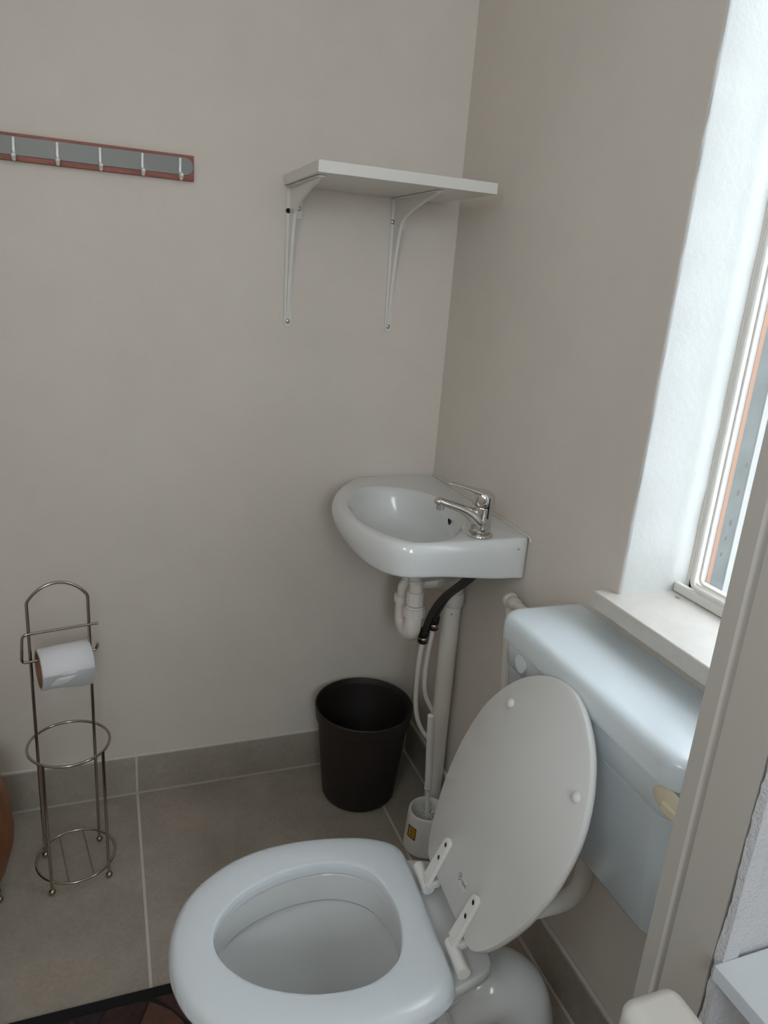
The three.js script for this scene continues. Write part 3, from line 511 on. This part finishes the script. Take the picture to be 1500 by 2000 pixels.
// ---------------------------------------------------------------- shelf on two brackets
{
  const t = thing('wall_shelf', 'white board wall shelf on two steel brackets above the basin', 'shelf');
  const SY = 1.532, SD = 0.29;
  obj('board', rbox(-0.432, -0.054, SY, SY + 0.0215, 0.002, SD, 0.0012, 2), M.gloss, t);
  for (const x of [-0.414, -0.163]) {
    const b = new THREE.Group(); b.name = 'bracket'; t.add(b);
    const W = 0.0095, TH = 0.0022;
    // pressed arms: flat strips with tapered ends
    const strip = (L, wide, tip) => { const s = new THREE.Shape(); s.moveTo(-wide, 0); s.lineTo(-tip, L - tip); s.absarc(0, L - tip, tip, Math.PI, 0, true); s.lineTo(wide, 0); s.lineTo(-wide, 0); return new THREE.ExtrudeGeometry(s, { depth: TH, bevelEnabled: true, bevelSize: 0.0005, bevelThickness: 0.0005, bevelSegments: 1, curveSegments: 10 }); };
    const down = strip(0.303, 0.0115, 0.0085); down.rotateZ(Math.PI); down.translate(x, SY - 0.001, 0.0015);
    const out = strip(0.252, 0.0115, 0.0085); out.rotateX(Math.PI / 2); out.translate(x, SY - 0.0012, 0.002);
    obj('arm', [metreUV(down)], M.gloss, b); obj('arm', [metreUV(out)], M.gloss, b);
    // raised spine rib curving into the corner
    const rib = new THREE.Shape(); rib.moveTo(0.002, 0); rib.lineTo(0.245, 0); rib.quadraticCurveTo(0.055, -0.03, 0.042, -0.055); rib.quadraticCurveTo(0.016, -0.1, 0.002, -0.29); rib.lineTo(0.002, 0);
    const rg = new THREE.ExtrudeGeometry(rib, { depth: 0.005, bevelEnabled: true, bevelSize: 0.0014, bevelThickness: 0.0014, bevelSegments: 2, curveSegments: 16 }); rg.rotateY(-Math.PI / 2); rg.translate(x + 0.0025, SY - 0.004, 0.002);
    obj('rib', metreUV(rg), M.gloss, b);
    const screw = (sx, sy, m) => { const g = new THREE.SphereGeometry(0.0056, 16, 8, 0, Math.PI * 2, 0, Math.PI / 2); g.scale(1, 0.5, 1); g.rotateX(Math.PI / 2); g.translate(sx, sy, 0.0038); obj('screw', g, m, b); };
    screw(x, SY - 0.292, M.zinc);
    if (x < -0.3) screw(x - 0.007, SY - 0.052, M.hole); else screw(x - 0.007, SY - 0.052, M.zinc);
    // screw on the return flange
    const fl = rbox(x + 0.004, x + 0.026, SY - 0.068, SY - 0.018, 0.001, 0.004, 0.001, 1); obj('flange', fl, M.gloss, b);
    screw(x + 0.018, SY - 0.045, M.zinc);
  }
}
// ---------------------------------------------------------------- coat hook rail
{
  const t = thing('coat_rail', 'reddish wooden coat rail with steel strip and chrome hooks', 'coat rail');
  const y0 = 1.5165, y1 = 1.566;
  obj('board', rbox(-1.16, -0.6275, y0, y1, 0.0005, 0.0125, 0.001, 2), M.wood, t);
  const s = new THREE.Shape(); const yc = 1.5435, h = 0.0165, xr = -0.629; s.moveTo(-1.158, yc - h); s.lineTo(xr - h, yc - h); s.absarc(xr - h, yc, h, -Math.PI / 2, Math.PI / 2, false); s.lineTo(-1.158, yc + h); s.lineTo(-1.158, yc - h);
  const g = new THREE.ExtrudeGeometry(s, { depth: 0.0012, bevelEnabled: true, bevelSize: 0.0006, bevelThickness: 0.0006, bevelSegments: 2, curveSegments: 20 }); g.translate(0, 0, 0.0128);
  obj('steel_strip', metreUV(g), M.steelPlate, t);
  for (const x of [-1.13, -1.05, -0.969, -0.891, -0.812, -0.731, -0.656]) {
    obj('hook', [wire([V(x, 1.5585, 0.0155), V(x, 1.528, 0.0165), V(x + 0.0005, 1.52, 0.021), V(x + 0.001, 1.517, 0.031), V(x + 0.001, 1.525, 0.038)], 0.0036, { bend: 0.008, rad: 12 }), new THREE.SphereGeometry(0.0048, 14, 10).translate(x + 0.001, 1.5245, 0.0385)], M.hookChrome, t);
  }
}
// ---------------------------------------------------------------- wire toilet roll stand
{
  const t = thing('roll_stand', 'chrome wire toilet roll stand with two rings on ball feet', 'stand', [-0.921, 0, 0.236], 0.17);
  const W = 0.06, Zr = -0.06, Zf = 0.066, R = 0.0034;
  const arch = [V(-W, 0.006, Zr), V(-W, 0.655, Zr + 0.004)]; 
  for (let k = 1; k < 14; k++) { const u = -1 + 2 * k / 14; arch.push(V(u * (W - 0.003), 0.657 + 0.035 * Math.pow(1 - u * u, 0.8), Zr + 0.004)); }
  arch.push(V(W, 0.655, Zr + 0.004), V(W, 0.006, Zr));
  obj('back_frame', wire(arch, R, { bend: 0.006, rad: 12 }), M.wire, t);
  const circle = (r, y, cz, n = 72) => { const o = []; for (let k = 0; k < n; k++) { const a = k / n * Math.PI * 2; o.push(V(Math.cos(a) * r, y, cz + Math.sin(a) * r)); } return o; };
  obj('ring', wire(circle(0.084, 0.33, -0.006), 0.003, { closed: true, rad: 10 }), M.wire, t);
  obj('ring', wire(circle(0.084, 0.032, 0.0), 0.003, { closed: true, rad: 10 }), M.wire, t);
  for (const s of [-1, 1]) obj('leg', wire([V(s * W, 0.006, Zf - 0.002), V(s * W, 0.332, Zf - 0.012)], R, { rad: 12 }), M.wire, t);
  for (const x of [-0.026, 0.026]) obj('cross_wire', wire([V(x, 0.031, -0.078), V(x, 0.031, 0.08)], 0.0016, { rad: 8 }), M.wire, t);
  for (const [x, z] of [[-W, Zr], [W, Zr], [-W, Zf - 0.002], [W, Zf - 0.002]]) obj('ball_foot', new THREE.SphereGeometry(0.0078, 18, 12).translate(x, 0.0079, z), M.wire, t);
  const Za = Zr + 0.0105;
  obj('roll_arm', wire([V(0.078, 0.587, Za), V(-0.073, 0.585, Za), V(-0.078, 0.52, Za), V(0.072, 0.523, Za), V(0.075, 0.538, Za)], 0.0031, { bend: 0.011, rad: 12 }), M.wire, t);
  // the roll
  const r = thing('toilet_roll', 'nearly finished white toilet roll hanging on the wire stand', 'toilet roll', [-0.921, 0.499, 0.236], 0.25);
  const prof = [], n = 72, oR = 0.0445, iR = 0.0385;
  const ringx = (x, rad, amp) => { const o = []; for (let k = 0; k < n; k++) { const a = k / n * Math.PI * 2, q = 1 + amp * Math.sin(a * 3 + 1) ; o.push(V(x, Math.sin(a) * rad * q, Za + Math.cos(a) * rad * q)); } return o; };
  const x0 = -0.043, x1 = 0.063;
  obj('paper', loft([ringx(x0, iR + 0.0006, 0.01), ringx(x0, oR - 0.001, 0.015), ringx(x0 + 0.001, oR, 0.015), ringx(0.01, oR + 0.0006, 0.01), ringx(x1 - 0.001, oR, 0.015), ringx(x1, oR - 0.001, 0.015), ringx(x1, iR + 0.0006, 0.01)], { crease: 0.8 }), M.paper, r);
  obj('core', loft([ringx(x1 - 0.0005, iR + 0.0005, 0.01), ringx(x0 + 0.0005, iR + 0.0005, 0.01), ringx(x0 + 0.0005, iR - 0.001, 0.01), ringx(x1 - 0.0005, iR - 0.001, 0.01), ringx(x1 - 0.0005, iR + 0.0005, 0.01)], { crease: 0.6 }), M.card, r);
  // loose end of paper hanging under the front
  { const pos = [], uv = [], ix = [], nx = 24, ny = 8; for (let i = 0; i <= nx; i++) for (let j = 0; j <= ny; j++) { const u = i / nx, v = j / ny, x = x0 + 0.001 + (x1 - x0 - 0.002) * u, drop = 0.044 + 0.005 * Math.sin(u * 4.2 - 2.2); pos.push(x, 0.004 - v * drop, Za + oR + 0.0012 - v * v * 0.016 + 0.001 * Math.sin(u * 9 + v * 3)); uv.push(u, v); } for (let i = 0; i < nx; i++) for (let j = 0; j < ny; j++) { const a = i * (ny + 1) + j, b = a + ny + 1; ix.push(a, a + 1, b, a + 1, b + 1, b); } const g = new THREE.BufferGeometry(); g.setAttribute('position', new THREE.Float32BufferAttribute(pos, 3)); g.setAttribute('uv', new THREE.Float32BufferAttribute(uv, 2)); g.setIndex(ix); g.computeVertexNormals(); obj('loose_sheet', g, M.paper, r); }
}
// ---------------------------------------------------------------- brown stool at the left edge
{
  const t = thing('stool', 'brown rounded leather stool on small chrome ball feet by the wall', 'stool', [-1.182, 0, 0.262]);
  obj('body', new THREE.LatheGeometry([[0, 0.02], [0.09, 0.02], [0.105, 0.026], [0.122, 0.06], [0.139, 0.12], [0.142, 0.15], [0.139, 0.2], [0.128, 0.265], [0.118, 0.29], [0.1, 0.302], [0, 0.304]].map(p => new THREE.Vector2(...p)), 64), M.leather, t);
  for (const [x, z] of [[0.107, 0.04], [-0.07, 0.07], [0.07, -0.07], [-0.07, -0.07]]) obj('foot', [new THREE.SphereGeometry(0.009, 16, 12).translate(x, 0.009, z), cyl(0.005, 0.005, 0.02, x, 0.014, z, 12), wire([V(x, 0.03, z), V(x * 0.75, 0.034, z * 0.75)], 0.004, { rad: 8 })], M.wire, t);
}
// ---------------------------------------------------------------- mat round the pedestal
{
  const t = thing('pedestal_mat', 'dark mat with brown leaf print and black border around the toilet', 'mat');
  const x0 = -1.25, x1 = -0.235, z0 = 0.604, z1 = 1.16;
  const toW = (u, v) => { const a = -0.078; return [-0.352 + u * Math.cos(a) + v * Math.sin(a), 0.897 - u * Math.sin(a) + v * Math.cos(a)]; };
  const sheet = (e, holeBig) => { const s = new THREE.Shape([[x0 + e, z0 + e], [x1 - e, z0 + e], [x1 - e, z1 - e], [x0 + e, z1 - e]].map(p => new THREE.Vector2(p[0], -p[1]))); const hp = new THREE.Path(); const hs = [[0.085, 0.115], [-0.06, 0.12], [-0.2, 0.115], [-0.295, 0.05], [-0.295, -0.05], [-0.2, -0.115], [-0.06, -0.12], [0.085, -0.115]].map(p => toW(...p)); hp.setFromPoints(hs.map(p => new THREE.Vector2(p[0], -p[1]))); s.holes.push(hp); return s; };
  const mk = (e, y, d) => { const g = new THREE.ExtrudeGeometry(sheet(e), { depth: d, bevelEnabled: true, bevelSize: 0.001, bevelThickness: 0.001, bevelOffset: -0.001, bevelSegments: 2 }); g.rotateX(-Math.PI / 2); g.translate(0, y + 0.001, 0); return metreUV(g); };
  obj('border', mk(0, 0.0004, 0.003), stdm({ color: 0x0d0d0f, roughness: 0.9 }), t);
  // leaf print
  const N = 512, pts = []; let q = 99; const r = () => { q = (q * 1664525 + 1013904223) >>> 0; return q / 4294967296; };
  for (let k = 0; k < 60; k++) pts.push([r() * N, r() * N, r(), r() * 3.14]);
  const leaf = tex(N, (x, y) => {
    let b1 = 1e9, b2 = 1e9, bi = 0; for (let k = 0; k < pts.length; k++) { let dx = x - pts[k][0], dy = y - pts[k][1]; dx -= Math.round(dx / N) * N; dy -= Math.round(dy / N) * N; const c = Math.cos(pts[k][3]), s = Math.sin(pts[k][3]), u = (dx * c + dy * s) * 0.75, v = -dx * s + dy * c; const d = Math.hypot(u, v); if (d < b1) { b2 = b1; b1 = d; bi = k; } else if (d < b2) b2 = d; }
    const e = b2 - b1, t2 = pts[bi][2], v = (n64(x, y) - 0.5) * 16; if (e < 3.5) return [26, 18, 20];
    const col = t2 < 0.5 ? [56, 36, 37] : t2 < 0.78 ? [70, 46, 42] : t2 < 0.88 ? [96, 66, 54] : [42, 30, 36];
    return [clampB(col[0] + v), clampB(col[1] + v * 0.8), clampB(col[2] + v * 0.7)];
  }, true, 1.9);
  obj('printed_top', mk(0.024, 0.0036, 0.0008), stdm({ map: leaf, roughness: 0.85 }), t);
}
// ---------------------------------------------------------------- things on the near side of the doorway
{
  const t = thing('wall_ledge', 'white painted ledge fixed against the rough plaster past the door frame', 'ledge');
  obj('board', rbox(-0.212, -0.001, 0.637, 0.657, PZ1 + 0.004, 1.78, 0.0015, 2), M.seat, t);
  obj('support', rbox(-0.06, -0.001, 0.0, 0.637, 1.5, 1.52, 0.0015, 2), M.gloss, t);
  const p = thing('rounded_post', 'white rounded post end in front of the door frame', 'post', [-0.41, 0, 1.46]);
  obj('post', rbox(-0.03, 0.028, 0.0, 0.8, -0.064, 0.064, 0.013, 5), stdm({ color: 0xcfcac4, roughness: 0.45 }), p);
  const hl = new THREE.CylinderGeometry(0.008, 0.008, 0.002, 24).translate(0.004, 0.8, 0.0); obj('bolt_hole', hl, M.hole, p);
}

renderer.render(scene, camera);
